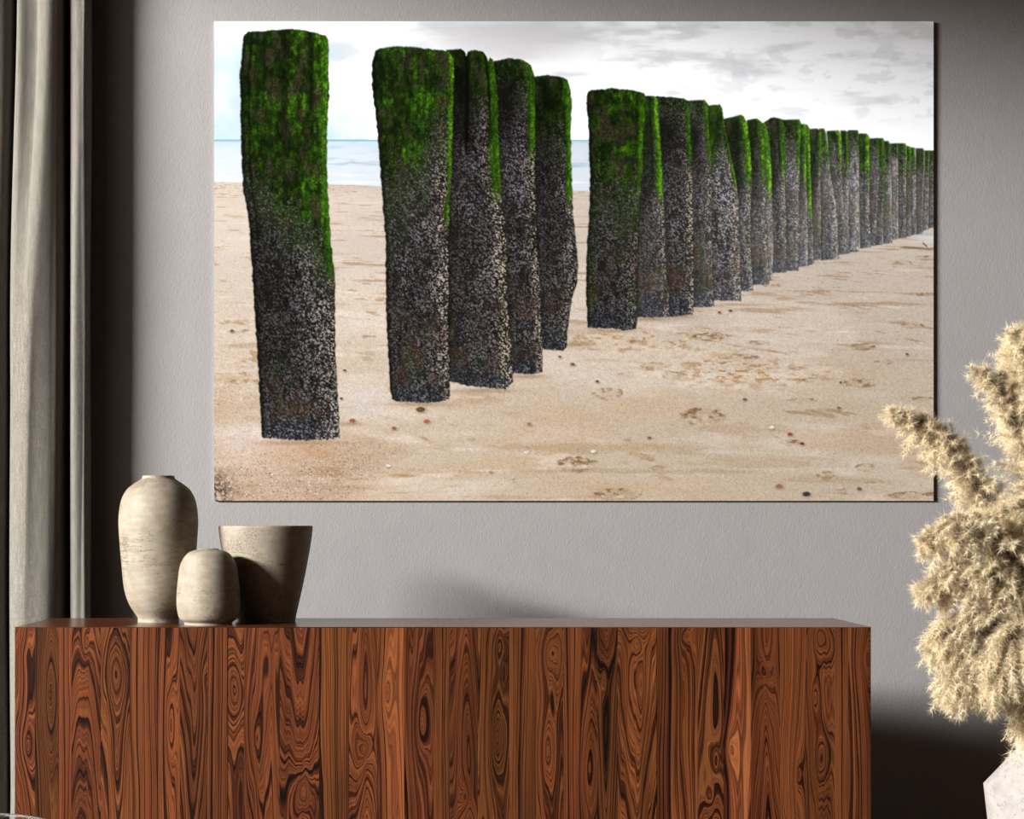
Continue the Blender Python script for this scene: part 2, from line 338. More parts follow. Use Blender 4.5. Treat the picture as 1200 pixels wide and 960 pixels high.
    sh = np.maximum(sh, .7*np.exp(-((X-345)/75)**2-((Y-548)/12)**2))
    sp = cells(X, Y*1.5, 3.0, 5, .12, .42)
    spn = n4(np.floor(X/3), np.floor(Y/2))
    sand = mixc(sand, col(176, 140, 112), sh*.5)
    sand = mixc(sand, mixc(np.broadcast_to(col(236, 224, 212), X.shape+(3,)), col(88, 62, 50), sst(.45, .55, spn)), sh*sst(.4, .8, sp)*.85)
    cor = (1-sst(0, 26, np.hypot((X-253)*.8, (Y-582)*.55)))
    sand = mixc(sand, col(70, 58, 56), cor*sst(.35, .6, fbm(n1, X/2.2, Y/2.2, 2))*.9)
    # sand colours by the foot of the two nearest piles
    sand = mixc(sand, col(203, 166, 132), .6*np.exp(-((X-355)/62)**2-((Y-530)/15)**2))
    sand = mixc(sand, col(222, 208, 200), .7*np.exp(-((X-280)/26)**2-((Y-512)/16)**2))
    sand = mixc(sand, col(214, 203, 196), .6*np.exp(-((X-428)/24)**2-((Y-470)/26)**2))
    for (bx, by, bw) in ((352, 519, 50), (408, 497, 18), (493, 474, 38), (566, 458, 40), (618, 441, 24), (672, 404, 22), (716, 388, 34), (762, 374, 26), (798, 371, 18)):
        sand = mixc(sand, col(150, 118, 88), .55*np.exp(-((X-bx)/bw)**2-((Y-by)/2.6)**2))
    # footprints: oval hollow, shaded near lip and bright far lip, lumpy inside
    for (fx, fy, fw, fh, a) in ((677, 545, 25, 10, 1), (823, 489, 27, 11, 1), (722, 580, 28, 8, 1), (1008, 449, 21, 6, 1), (835, 395, 24, 5.5, 1.1), (1012, 407, 16, 4.5, 1),
                                (712, 462, 20, 8, .7), (765, 430, 15, 6, .7), (1070, 382, 14, 4, .9), (1036, 425, 14, 3, .6), (890, 402, 12, 3, .7), (927, 519, 14, 4.5, 1.1),
                                (940, 470, 18, 4, .6), (1075, 468, 26, 3, .7), (1080, 345, 10, 2.6, .8), (1056, 308, 16, 2.6, .8), (1083, 302, 13, 2.2, .9), (905, 335, 11, 2, .7),
                                (1015, 548, 14, 5, .7), (968, 558, 12, 6, .6), (1075, 581, 42, 5, .8), (790, 440, 16, 5, .6), (870, 420, 20, 5, .7), (300, 438, 22, 3.2, .6),
                                (291, 448, 26, 3.2, .6), (284, 388, 14, 2, .7), (428, 395, 14, 2, .7), (955, 446, 16, 4, .7), (735, 440, 14, 4, .5), (1025, 500, 20, 5, .35)):
        dx = (X-fx)/fw; dy = (Y-fy)/fh
        d = np.hypot(dx, dy)+.45*(fbm(n1, X/6+fx, Y/4, 3)-.5)
        ins = 1-sst(.75, 1.05, d)
        lum = fbm(n2, X/7+fy, Y/3.2, 3)
        sand = mixc(sand, col(150, 118, 84), np.clip(ins*a*(.18+.75*sst(.48, .66, lum)*(1-.35*dy)), 0, 1))
        sand = mixc(sand, col(232, 212, 184), np.clip(ins*a*.6*sst(.5, .7, fbm(n3, X/7, Y/3+fx, 3)), 0, 1))
        sand = mixc(sand, col(120, 88, 58), np.clip(a*.55*np.exp(-((d-.85)/.12)**2)*(dy < .1)*sst(.35, .6, lum), 0, 1))
    for (px, py, pr, c) in ((945, 579, 5.2, (62, 62, 68)), (913, 570, 5, (168, 118, 92)), (926, 509, 3.6, (150, 84, 70)), (904, 501, 3.4, (240, 238, 232)), (984, 571, 5, (222, 190, 176)),
                            (1007, 573, 3.4, (112, 98, 84)), (734, 514, 3.6, (196, 178, 160)), (761, 513, 3, (128, 112, 94)), (413, 493, 4.2, (160, 92, 70)), (462, 502, 3.4, (150, 96, 70)),
                            (500, 494, 4.4, (178, 104, 78)), (493, 480, 6, (110, 76, 54)), (671, 427, 3.2, (130, 88, 60)), (656, 418, 2.4, (110, 80, 60)), (455, 546, 3, (236, 228, 220)),
                            (620, 497, 3, (170, 120, 84)), (617, 530, 3.4, (234, 226, 216)), (404, 434, 2.2, (70, 60, 56)), (400, 467, 2.4, (110, 76, 54)), (700, 447, 2.4, (80, 70, 60)),
                            (873, 468, 3, (120, 106, 90)), (983, 478, 2.8, (140, 108, 84)), (272, 388, 3.2, (120, 92, 66)), (856, 364, 2.4, (80, 60, 44)), (843, 366, 2.4, (120, 80, 54)), (985, 448, 2, (90, 66, 50)),
                            (695, 529, 3.6, (240, 232, 222)), (575, 553, 2.6, (186, 148, 112)), (1063, 415, 2.4, (112, 92, 74)), (940, 520, 3, (108, 74, 50)), (600, 560, 2.4, (214, 190, 160))):
        d = np.hypot(X-px, (Y-py)*1.7)/pr
        sand = mixc(sand, col(104, 80, 58), .5*np.exp(-((X-px-1)/pr)**2-((Y-py-1.6)/(pr*.5))**2))
        sand = mixc(sand, col(*c), 1-sst(.7, 1.05, d))
    fine = fbm(n4, X/1.3, Y/1.1, 2)-.5
    sand = sand+fine[..., None]*col(26, 26, 26)*(.6+1.1*sst(240, 420, Y))[..., None]
    dots = cells(X, Y*1.6, 9.0, 8, .03, .10)
    sand = mixc(sand, col(120, 88, 60), sst(.45, .75, dots)*.5*sst(260, 330, Y))
    # wet gleam and driftwood on the far right
    sand = mixc(sand, col(236, 236, 238), .85*np.exp(-((X-1092)/22)**2-((Y-279)/6)**2))
    sand = mixc(sand, col(196, 190, 186), .7*np.exp(-((X-1090)/14)**2-((Y-275)/2.0)**2))
    sand = mixc(sand, col(110, 84, 62), .7*np.exp(-((Y-291-.8*np.sin(X/9))/1.2)**2)*sst(1050, 1062, X))
    sand = mixc(sand, col(80, 70, 66), .8*np.exp(-(((Y-287)-(X-1084)*.8)/1.2)**2)*(np.abs(X-1084) < 3.2))
    img = mixc(img, sand, sst(-.8, .8, Y-shore))
    # --- piles, far to near ---
    sy = (H-1)/(PY1-PY0); sx = (W-1)/(PX1-PX0)
    for k in range(len(PILES)-1, -1, -1):
        p = PILES[k]
        R = np.array(p['R'], float); L = np.array(p['L'], float); T = np.array(p['T'], float); B = np.array(p['B'], float)
        xa = min(L[:, 1].min(), T[:, 0].min())-3; xb = R[:, 1].max()+3; ya = T[:, 1].min()-3; yb = B[:, 1].max()+3
        i0 = max(0, int((xa-PX0)*sx)); i1 = min(W, int((xb-PX0)*sx)+2); j0 = max(0, int((ya-PY0)*sy)); j1 = min(H, int((yb-PY0)*sy)+2)
        if i1 <= i0: continue
        x = X[j0:j1, i0:i1]; y = Y[j0:j1, i0:i1]; w0 = (R[:, 1].mean()-L[:, 1].mean())
        e = min(1.0, w0/50)
        jag = (fbm(n1, x*0+k*7, y/4.5, 3)-.5)*2.4*e; jag2 = (fbm(n2, x*0+k*5, y/4.5, 3)-.5)*2.4*e
        xr = np.interp(y, R[:, 0], R[:, 1])+jag; xl = np.interp(y, L[:, 0], L[:, 1])+jag2
        yt = np.interp(x, T[:, 0], T[:, 1])+(fbm(n3, x/3, y*0+k, 2)-.5)*1.6*e; yb_ = np.interp(x, B[:, 0], B[:, 1])+(fbm(n3, x/2.2, y*0+k+9, 2)-.5)*2.2*e
        a = sst(-.9, .9, xr-x)*sst(-.9, .9, x-xl)*sst(-.9, .9, y-yt)*sst(-.7, .7, yb_-y)
        u = np.clip((x-xl)/np.maximum(xr-xl, 1), 0, 1)
        g = p['green']; far = sst(40, 12, np.full_like(x, w0)) if False else np.full_like(x, np.clip((40-w0)/28, 0, 1))
        # lighting of the round trunk: the right side catches light, the left is dim when another pile stands there
        lit = .62+.25*u-.30*p['dark']*(1-sst(.25, .85, u))-.22*np.exp(-(u/.07)**2)
        grain = fbm(n2, x/3.0+k*13, y/22, 3); tuft = fbm(n3, x/1.5+k*3+y*.15, y/2.0, 2); clump = fbm(n1, x/4.5+k*3, y/7+2, 3); patch = fbm(n4, x/17+k*11, y/30+k, 3)
        und = fbm(n1, x/5+k*3, y/45, 2)
        # moss cover
        mb = p['moss']+p['lean']*(u-.5)*2+44*(und-.5)+30*(patch-.5)
        m = 1-sst(-p['fade']*.8, p['fade']*.8, y-mb+p['fade']*1.1*(tuft-.5))
        ms = sst(1-p['sw']*1.5, 1-p['sw']*.7, u+.1*(und-.5))*(1-sst(-16, 16, y-p['strip']-16*(und-.5)))
        if p.get('leftstrip'):
            ms = np.maximum(ms, .6*(1-sst(p['leftstrip']*.6, p['leftstrip']*1.4, u))*(1-sst(350, 384, y))*sst(150, 260, y))
        mm = np.maximum(m, ms)
        gl = (.25+1.0*tuft)*(.45+1.0*grain)*(.45+.9*sst(.25, .75, clump))*(.62+.6*sst(.3, .7, patch))*g*lit*1.02
        rim = sst(1-p['sw']*1.25, 1-p['sw']*.35, u)*(1-.5*sst(.985, 1, u))
        gl = gl*(1-.5*rim)+rim*(.25+.9*tuft)*(.5+.8*grain)*(.95 if w0 > 60 else 1.25)*(.55+.45*g)
        topl = np.exp(-((y-yt)/3.5)**2); gl = gl*(1-.2*topl)+.10*topl
        moss = mixc(mixc(np.broadcast_to(col(12, 15, 8), x.shape+(3,)), col(56, 98, 18), np.clip(gl*1.25, 0, 1)), col(122, 180, 30), sst(.72, 1.5, gl)*.9)
        brown = sst(.50, .72, fbm(n1, x/9+k, y/22+k*5, 3))*(1-rim)
        moss = mixc(moss, col(58, 50, 38)*(.5+.9*tuft)[..., None], brown*.7)
        # bare wood with barnacles
        s = p['bs']; wx = x+2.6*(fbm(n1, x/2+k, y/2, 2)-.5); wy = y+2.6*(fbm(n3, x/2, y/2+k, 2)-.5); c1 = cells(wx, wy, s*.95, 20+k, .12, .62); c2 = cells(wx+31, wy+11, s*1.7, 60+k, .08, .40)
        dens = sst(.30, .66, fbm(n2, x/6+k*5, y/9, 3)+.10)
        low = sst(40, 0, yb_-y); mid = sst(130, 50, yb_-y)*(1-sst(24, 4, yb_-y))
        wood = np.broadcast_to(col(27, 24, 22), x.shape+(3,))*(.55+.9*grain)[..., None]
        wood = mixc(wood, col(70, 48, 34), mid*sst(.42, .65, patch)*.5*(.5+grain))
        wood = mixc(wood, col(40, 58, 24), sst(.55, .75, fbm(n4, x/8+k*2, y/28+4, 2))*.38*mid)
        wood = mixc(wood, col(30, 34, 40), low*.7)
        wm = p.get('warm', .5)
        bc = mixc(np.broadcast_to(col(158, 152, 156), x.shape+(3,)), col(196, 180, 156), sst(.6, .95, u)*wm)
        br = np.clip((c1*(.5+1.2*dens)+.8*c2*(.4+dens))*(.5+1.2*sst(.25, .75, tuft))+.04+.10*dens*clump, 0, 1.4)*p['bb']*(.62+.35*u+.5*sst(.7, .93, u)*wm)*(1-.45*p['dark']*(1-sst(.05, .3, u)))
        br = br*(1-.12*mid)*(1-.30*sst(.45, .6, patch))
        br = br*(1-.5*far)+far*.46*p['bb']*(.4+1.1*tuft)*(.5+1.0*grain)*(.55+.75*u)
        bare = wood*(1-np.clip(br, 0, 1)[..., None])+bc*np.clip(br, 0, 1)[..., None]
        if k in (0,): bare = mixc(bare, col(14, 17, 13), (1-sst(.35, .62, u+.3*(patch-.5)))*(1-sst(400, 500, y))*.35)
        c = mixc(bare, moss, np.clip(mm*1.02, 0, 1)); c = mixc(c, col(50, 56, 36)*(.4+1.2*tuft)[..., None], .5*np.clip(4*m*(1-m), 0, 1)*(1-ms))
        c = mixc(c, bc*.75, sst(.5, .9, c1)*.6*np.clip(4*mm*(1-mm), 0, 1))
        if p['dark'] > .4:      # deep cleft shadow against the neighbour: black wet timber under the cap
            blk = (1-sst(.30, .85, u+.15*(und-.5)))*sst(6, 40, y-yt)*(1-sst(20, 75, y-p['moss']))*p['dark']
            c = mixc(c, col(10, 9, 8), np.clip(blk*.9, 0, 1))
        for (su, sk, swd, sd, send) in p['slits']:
            d = (u-su-sk*(y-ya)/150-.015*(und-.5))/swd
            q = np.exp(-d*d)*sd*(1-sst(send-30, send+10, y))*(.6+.6*grain)
            c = mixc(c, col(8, 8, 6) if sd > 0 else col(170, 175, 170), np.clip(np.abs(q), 0, .95))
        if k == 5: c = mixc(c, col(30, 24, 28), .9*np.exp(-((x-737)/7)**2-((y-187)/4)**2)); 
        c = mixc(c, col(8, 9, 7), .62*(1-sst(0, .07+.8/w0, u)))
        c = mixc(c, col(10, 10, 8), .45*np.exp(-((u-1)/(.5/w0+.006))**2)*(1-ms))
        c = c*(1+.10*far)[..., None]+far[..., None]*col(16, 18, 16)
        c = np.clip(c, 0, 255)
        img[j0:j1, i0:i1] = mixc(img[j0:j1, i0:i1], c, a)
    return np.clip(img, 0, 255)
# ------------------------------------------------------------------ the printed picture on the wall
def lin(a):
    a = a/255.0
    return np.where(a <= .04045, a/12.92, ((a+.055)/1.055)**2.4)
def make_picture():
    yf = WALL-.011; yb = WALL-.002
    a = P(PX0, PY1, yf); b = P(PX1, PY0, yf)
    root = empty('wall_picture', ((a.x+b.x)/2, WALL-.002, a.z),
                 'large frameless beach print of mossy timber posts in sand, hung on the grey wall', 'picture')
    W, H = 880, 587
    img = paint(W, H)
    img = lin(img); ink = img/np.array(PRINT_E)*(1+.5*sst(.80, .97, img.min(-1)))[..., None]; ink = np.clip(ink, 0, .93)              # ink densities of the print
    u = np.linspace(a.x, b.x, W)-root.location.x; v = np.linspace(b.z, a.z, H)-root.location.z
    co = np.zeros((H, W, 3), np.float32); co[..., 0] = u[None, :]; co[..., 2] = v[:, None]; co[..., 1] = yf-root.location.y
    idx = np.arange(W*H, dtype=np.int32).reshape(H, W)
    q = np.stack([idx[:-1, :-1], idx[1:, :-1], idx[1:, 1:], idx[:-1, 1:]], -1).reshape(-1, 4)
    me = bpy.data.meshes.new('printed_face')
    me.vertices.add(W*H); me.vertices.foreach_set('co', co.ravel())
    me.loops.add(q.size); me.loops.foreach_set('vertex_index', q.ravel())
    me.polygons.add(len(q)); me.polygons.foreach_set('loop_start', np.arange(0, q.size, 4, dtype=np.int32))
    me.update(calc_edges=True)
    at = me.color_attributes.new('print', 'FLOAT_COLOR', 'POINT')
    rgba = np.ones((W*H, 4), np.float32); rgba[:, :3] = ink.reshape(-1, 3)
    at.data.foreach_set('color', rgba.ravel())
    t = NT('print_ink'); n = t.n('Attribute', attribute_name='print'); t.l(n.outputs['Color'], t.b.inputs['Base Color'])
    t.b.inputs['Roughness'].default_value = .9; t.b.inputs['Specular IOR Level'].default_value = 0
    wv = t.noise(t.obj(), 900, 2); t.l(t.bump(wv, .05, .0003), t.b.inputs['Normal'])
    me.materials.append(t.m)
    o = bpy.data.objects.new('printed_face', me); link(o, root)
    x0, x1 = a.x-root.location.x, b.x-root.location.x; z1 = b.z-a.z
    mesh_obj('backing_panel', box_bm(x0, x1, yf-root.location.y+.0006, 0, 0, z1), simple('panel_white', (.55, .54, .52, 1), .5), root)
PRINT_E = (2.10, 2.04, 1.94)
make_picture()
# ------------------------------------------------------------------ rosewood sideboard
SF, SB = 4.74, 5.19
SX0, SX1 = P(17, 0, SF).x, P(1021, 0, SF).x
STOP = P(0, 735, SF).z
def rosewood(name, seed, tone, xc, wd, slope, arches, eyes, rings=6.0, horizontal=False):
    """figure = contour lines of a height field: growth slope + cathedral arches + eyes, bent by noise"""
    t = NT(name); rnd = random.Random(seed)
    c = t.obj()
    if horizontal:
        m = t.n('Mapping'); t.l(c, m.inputs[0]); m.inputs['Rotation'].default_value = (0, math.pi/2, 0); c0 = m.outputs[0]
    sep = t.n('SeparateXYZ'); t.l(c, sep.inputs[0]); X, Yv, Z = sep.outputs
    if horizontal: X, Z = Yv, X
    cb = t.n('CombineXYZ'); t.l(X, cb.inputs[0]); t.l(Z, cb.inputs[2]); cb.inputs[1].default_value = seed*3.7; c = cb.outputs[0]
    def warp(sx, sz, amp, det=2):
        m = t.n('Mapping'); t.l(c, m.inputs[0]); m.inputs['Scale'].default_value = (sx, 1, sz)
        return t.math('MULTIPLY', t.math('SUBTRACT', t.noise(m.outputs[0], 1, det, .5), .5), amp)
    xw = t.math('ADD', X, warp(9, 1.5, .030)); xw = t.math('ADD', xw, warp(45, 4, .004, 3)); zw = t.math('ADD', Z, warp(20, 3, .06))
    f = t.math('MULTIPLY', t.math('SUBTRACT', xw, xc), slope/wd)
    f = t.math('ADD', f, warp(20, .8, 1.3, 2))
    for (ax, kx, kz) in arches:                          # contours kx*(dx/w)^2 + kz*z
        d = t.math('DIVIDE', t.math('SUBTRACT', xw, ax), wd*.5)
        a = t.math('SQRT', t.math('ADD', t.math('MULTIPLY', d, d), .03))
        f = t.math('ADD', f, t.math('ADD', t.math('MULTIPLY', a, kx), t.math('MULTIPLY', zw, kz)))
    for (ex, ez, rx, rz, amp) in eyes:
        dx = t.math('DIVIDE', t.math('SUBTRACT', xw, ex), rx); dz = t.math('DIVIDE', t.math('SUBTRACT', zw, ez), rz)
        d2 = t.math('ADD', t.math('MULTIPLY', dx, dx), t.math('MULTIPLY', dz, dz))
        f = t.math('ADD', f, t.math('MULTIPLY', t.math('EXPONENT', t.math('MULTIPLY', t.math('SQRT', t.math('ADD', d2, .02)), -1.1)), amp))
    def band(k, off, det, ro):
        n = t.n('TexNoise', noise_dimensions='1D'); t.l(t.math('MULTIPLY_ADD', f, k, off), n.inputs['W'])
        n.inputs['Scale'].default_value = 1; n.inputs['Detail'].default_value = det; n.inputs['Roughness'].default_value = ro
        return n.outputs['Fac']
    c1 = t.ramp(band(rings*.75, seed*9.1, 4, .62), [(.30, srgb(30, 13, 8)), (.40, srgb(74, 37, 20)), (.47, srgb(122, 66, 34)), (.55, srgb(152, 88, 48)), (.63, srgb(112, 58, 32)), (.74, srgb(168, 104, 58))])
    c2 = t.ramp(band(rings*2.6, seed*5.3, 2, .6), [(.30, g(.16)), (.40, g(.62)), (.47, g(1.0)), (.75, g(1.14))])
    c3 = t.ramp(band(rings*7.5, seed*2.3, 2, .6), [(.30, g(.5)), (.42, g(.95)), (.7, g(1.1))])
    mm = t.n('Mapping'); t.l(c, mm.inputs[0]); mm.inputs['Scale'].default_value = (420, 1, 9)
    fib = t.ramp(t.noise(mm.outputs[0], 1, 3, .6), [(.25, g(.62)), (.5, g(1.0)), (.8, g(1.22))])
    mp = t.n('Mapping'); t.l(c, mp.inputs[0]); mp.inputs['Scale'].default_value = (14, 1, 1.1)
    pat = t.noise(mp.outputs[0], 1, 3, .55)
    dark = t.ramp(pat, [(.34, g(.42)), (.50, g(.95)), (.7, g(1.18))])
    k = t.mix(1, c1, c2, 'MULTIPLY'); k = t.mix(1, k, c3, 'MULTIPLY'); k = t.mix(1, k, fib, 'MULTIPLY'); k = t.mix(.8, k, dark, 'MULTIPLY')
    hs = t.n('HueSaturation'); t.l(k, hs.inputs['Color']); hs.inputs['Hue'].default_value = .4985+rnd.uniform(-.005, .005)
    hs.inputs['Saturation'].default_value = 1.0; hs.inputs['Value'].default_value = tone*WOODK
    t.l(hs.outputs[0], t.b.inputs['Base Color'])
    t.b.inputs['Roughness'].default_value = .40 if not horizontal else .22; t.b.inputs['Specular IOR Level'].default_value = .16 if not horizontal else .32
    t.l(t.bump(fib, .06, .0004), t.b.inputs['Normal'])
    return t.m
WOODK = .47
side = empty('sideboard', ((SX0+SX1)/2, (SF+SB)/2, 0), 'long low sideboard veneered in dark striped rosewood under the picture', 'sideboard')
ox, oy = side.location.x, side.location.y
def sx(px): return (px-VX)*SF/F-ox
def sz(py): return EYE-(py-VY)*SF/F
wood_top = rosewood('rosewood_top', 77, .92, 0, .2, 2.2, [], [], 4.0, True)
wood_side = rosewood('rosewood_side', 78, .9, 0, .2, 3, [], [], 5.0)
ZB = .11; FR = SF-oy; BK = SB-oy
mesh_obj('top_panel', box_bm(sx(17), sx(1021), FR, BK, STOP-.0016, STOP, .0005), wood_top, side)
# mitred frame: carcase set behind the doors
bm = box_bm(sx(17), sx(17)+.02, FR+.021, BK, ZB, STOP-.0018)
box_bm(sx(1021)-.02, sx(1021), FR+.021, BK, ZB, STOP-.0018, bm=bm)
box_bm(sx(17)+.02, sx(1021)-.02, FR+.021, BK, ZB, ZB+.02, bm=bm)
box_bm(sx(17)+.02, sx(1021)-.02, BK-.012, BK, ZB+.02, STOP-.0018, bm=bm)
for j in (267, 519, 770): box_bm(sx(j)-.009, sx(j)+.009, FR+.024, BK-.012, ZB+.02, STOP-.0018, bm=bm)
mesh_obj('carcase', bm, wood_side, side)
mesh_obj('plinth', box_bm(sx(17)+.06, sx(1021)-.06, FR+.05, BK-.05, 0, ZB, .002), simple('plinth_black', (.02, .016, .013, 1), .6), side)
# veneer strips, by door: right edge, tone, slope, arches (x, spread, rise), eyes (x, y, rx, ry, amount), rings
STRIPS = [
 [(41, .92, .9, [], [(29, 868, 13, 46, 1.6), (28, 770, 16, 50, .7)], 7), (69, .62, .8, [], [(60, 812, 9, 52, 1.5)], 6), (84, 1.12, 1.6, [], [], 4.5),
  (118, .88, .2, [(100, .9, 3.2)], [(99, 752, 7, 22, 1.0)], 6), (152, .98, .3, [], [(136, 793, 12, 34, 2.0), (136, 885, 9, 60, .7)], 7), (168, 1.0, 2.0, [], [], 5), (184, 1.08, 1.6, [], [], 5),
  (211, 1.02, .7, [], [(199, 850, 7, 46, 1.0)], 5), (243, .70, .3, [(228, .8, -2.6)], [(240, 800, 8, 30, .6)], 6), (255, .95, 1.2, [], [], 4), (267, .86, 2.0, [], [], 5)],
 [(286, .92, .4, [], [(275, 806, 10, 34, 1.8)], 7), (328, .86, .9, [], [(300, 866, 9, 44, 1.1), (312, 780, 20, 80, .5)], 6), (374, .82, .3, [(354, .9, -2.4)], [(355, 930, 13, 34, 1.9)], 6),
  (409, 1.06, 2.6, [], [], 5), (442, .92, .3, [(428, .9, 2.4)], [(427, 878, 13, 32, 2.1)], 6), (474, 1.20, .9, [], [(455, 815, 8, 30, .6)], 3.4), (508, .74, .8, [], [(494, 842, 10, 54, 1.5)], 5), (519, .96, 2.2, [], [], 5)],
 [(527, .72, 2.6, [], [], 5), (560, .78, .4, [(548, 1.0, 3.0)], [(545, 938, 10, 26, 1.2)], 6), (597, .76, .3, [], [(583, 862, 10, 46, 1.9), (585, 755, 9, 24, .8)], 6), (628, 1.02, 2.4, [], [], 5),
  (660, .82, .5, [], [(646, 768, 12, 26, 1.7), (640, 880, 10, 50, 1.0)], 6), (700, .90, 1.1, [], [(690, 900, 10, 60, 1.2)], 6), (724, .56, .5, [(711, .8, -2.4)], [(709, 800, 6, 30, .8)], 6), (770, .94, .2, [(747, 1.0, -2.8)], [(747, 752, 16, 34, 1.0)], 6)],
 [(783, .84, 2.2, [], [], 4.5), (818, .98, 1.8, [], [(803, 745, 12, 22, .8)], 5), (848, .84, .3, [(838, .9, 2.8)], [(839, 890, 9, 34, 1.4), (832, 935, 8, 16, 1.0)], 6), (880, 1.18, .9, [], [(857, 880, 8, 30, .6)], 3.4),
  (914, .76, .3, [(900, .9, 2.2)], [(899, 790, 10, 26, 1.1)], 6), (945, .98, 2.4, [], [(936, 910, 8, 50, .8)], 5), (978, .86, .4, [], [(963, 752, 12, 20, 1.8), (955, 820, 8, 34, 1.2), (963, 890, 10, 30, 1.2)], 6), (994, 1.0, 2.0, [], [], 5),
  (1021, .84, 1.3, [], [(1012, 770, 14, 40, 1.2)], 6)]]
x = 17; sd = 1
for d, strips in enumerate(STRIPS):
    xa, xb = x, strips[-1][0]
    door = mesh_obj('door', box_bm(sx(xa)+.0009, sx(xb)-.0009, FR+.0032, FR+.02, ZB+.004, STOP-.0018), wood_side, side)
    for (xe, tone, slope, arches, eyes, rings) in strips:
        wd = (xe-x)*SF/F
        m = rosewood('rosewood_veneer', sd, tone, sx((x+xe)/2), max(wd, .03), slope, [(sx(a[0]), a[1], a[2]) for a in arches],
                     [(sx(e[0]), sz(e[1]), e[2]*SF/F, e[3]*SF/F, e[4]) for e in eyes], rings)
        g0 = .0009 if x == xa else .00018; g1 = .0009 if xe == xb else .00018
        mesh_obj('veneer_strip', box_bm(sx(x)+g0, sx(xe)-g1, FR, FR+.0032, ZB+.004, STOP-.0018, .0003, 1), m, door)
        x = xe; sd += 1
# ------------------------------------------------------------------ stoneware on the sideboard
def stoneware(name, light, darkc, bandz, bandh):
    t = NT(name); c = t.obj()
    m = t.n('Mapping'); t.l(c, m.inputs[0]); m.inputs['Scale'].default_value = (1, 1, 3.2)
    blot = t.noise(m.outputs[0], 22, 5, .62); fine = t.noise(c, 190, 4, .7); cl = t.noise(c, 9, 4, .6)
    sep = t.n('SeparateXYZ'); t.l(c, sep.inputs[0])
    band = t.math('SUBTRACT', 1, t.math('MULTIPLY', t.math('ABSOLUTE', t.math('SUBTRACT', sep.outputs[2], bandz)), 1/bandh)); band = t.math('MAXIMUM', band, 0)
    lay = t.n('Mapping'); t.l(c, lay.inputs[0]); lay.inputs['Scale'].default_value = (1, 1, 9)
    ly = t.noise(lay.outputs[0], 26, 4, .65)
    s = t.math('ADD', t.math('MULTIPLY', t.math('SUBTRACT', ly, .47), t.math('MULTIPLY', band, 2.6)), t.math('MULTIPLY', t.math('SUBTRACT', fine, .5), 1.5))
    s = t.math('ADD', s, t.math('MULTIPLY', t.math('SUBTRACT', cl, .5), 1.5))
    base = t.mix(t.ramp(blot, [(.35, g(0)), (.7, g(1))]), light, dim(light, .74))
    soft = t.mix(t.ramp(t.noise(c, 26, 5, .7), [(.44, g(0)), (.66, g(.6))]), base, dim(darkc, 1.5))
    k = t.mix(t.ramp(s, [(.13, g(0)), (.40, g(.95))]), soft, darkc)
    t.l(k, t.b.inputs['Base Color']); t.b.inputs['Roughness'].default_value = .62; t.b.inputs['Specular IOR Level'].default_value = .28
    t.l(t.bump(t.math('SUBTRACT', blot, t.math('MULTIPLY', s, .5)), .25, .0016), t.b.inputs['Normal'])
    return t.m
CREAM = (.25, .215, .165, 1); BR = (.105, .082, .058, 1)
def vase(name, cx, y, prof, base_py, mat, label, cat='vase', inner=.006, flat=False):
    k = y/F; x0 = (cx-VX)*k; z0 = STOP
    zof = lambda py: (base_py-py)*k
    pr = [(hw*k, max(0, zof(py))) for hw, py in prof]
    if not flat:
        pts = [(a, b) for a, b in pr]
        pr = [pts[0]]+[(max(q[0], .004), q[1]) for q in spline(pts[1:], 6)]
    top = pr[-1]
    ins = [(top[0]-.0015, top[1]+.0010), (top[0]-inner+.001, top[1]+.0006), (top[0]-inner, top[1]-.002)]
    prin = [(max(r-inner, .004), z) for r, z in reversed(pr[2:-1]) if z > .012 and z < top[1]-.004]
    bm = lathe_bm(pr+ins+prin+[(.004, .012)])
    o = mesh_obj(name, bm, mat, smooth=True, loc=(x0, y, z0)); tag(o, label, cat)
    me = o.data; me.set_sharp_from_angle(angle=math.radians(50))
    return o
TY, SY, PY_ = 5.0, 4.875, 5.03
bt = VY+(EYE-STOP)*F/TY; bs = VY+(EYE-STOP)*F/SY; bp = VY+(EYE-STOP)*F/PY_
k1 = (bt-558)/(729.0-558)
vase('tall_vase', 185.7, TY, [(23, 9999), (24, bt), (24, 724.5), (26.5, 720), (34, 708), (39.8, 690), (43, 660), (45, 635), (46.3, 610), (43.6, 588), (37.5, 575), (30.5, 568.5), (23, 563.5), (19.3, 560.8), (18.6, 558)],
     bt, stoneware('stoneware_tall', CREAM, BR, .17, .10), 'tall cream stoneware vase with rounded shoulders and brown speckles, left end of the sideboard')
vase('small_vase', 244.2, SY, [(27, 9999), (28, bs), (28.5, 729), (34, 724), (36.8, 712), (37, 698), (35.6, 680), (33.5, 665), (29.5, 655), (23.5, 648), (16.5, 645), (12.4, 644.0), (12.0, 643.4)],
     bs, stoneware('stoneware_small', CREAM, BR, .085, .035), 'small squat cream stoneware vase with a narrow mouth, standing in front of the other two')
vase('tapered_pot', 311.5, PY_, [(33, 9999), (34.5, bp), (35.5, 722), (38.6, 708), (44, 684), (48, 664), (51.6, 644), (54, 628), (54.9, 619), (54.6, 616.6)],
     bp, stoneware('stoneware_pot', CREAM, BR, .16, .05), 'wide tapered cream stoneware pot with open flat rim, half in shade', 'pot')
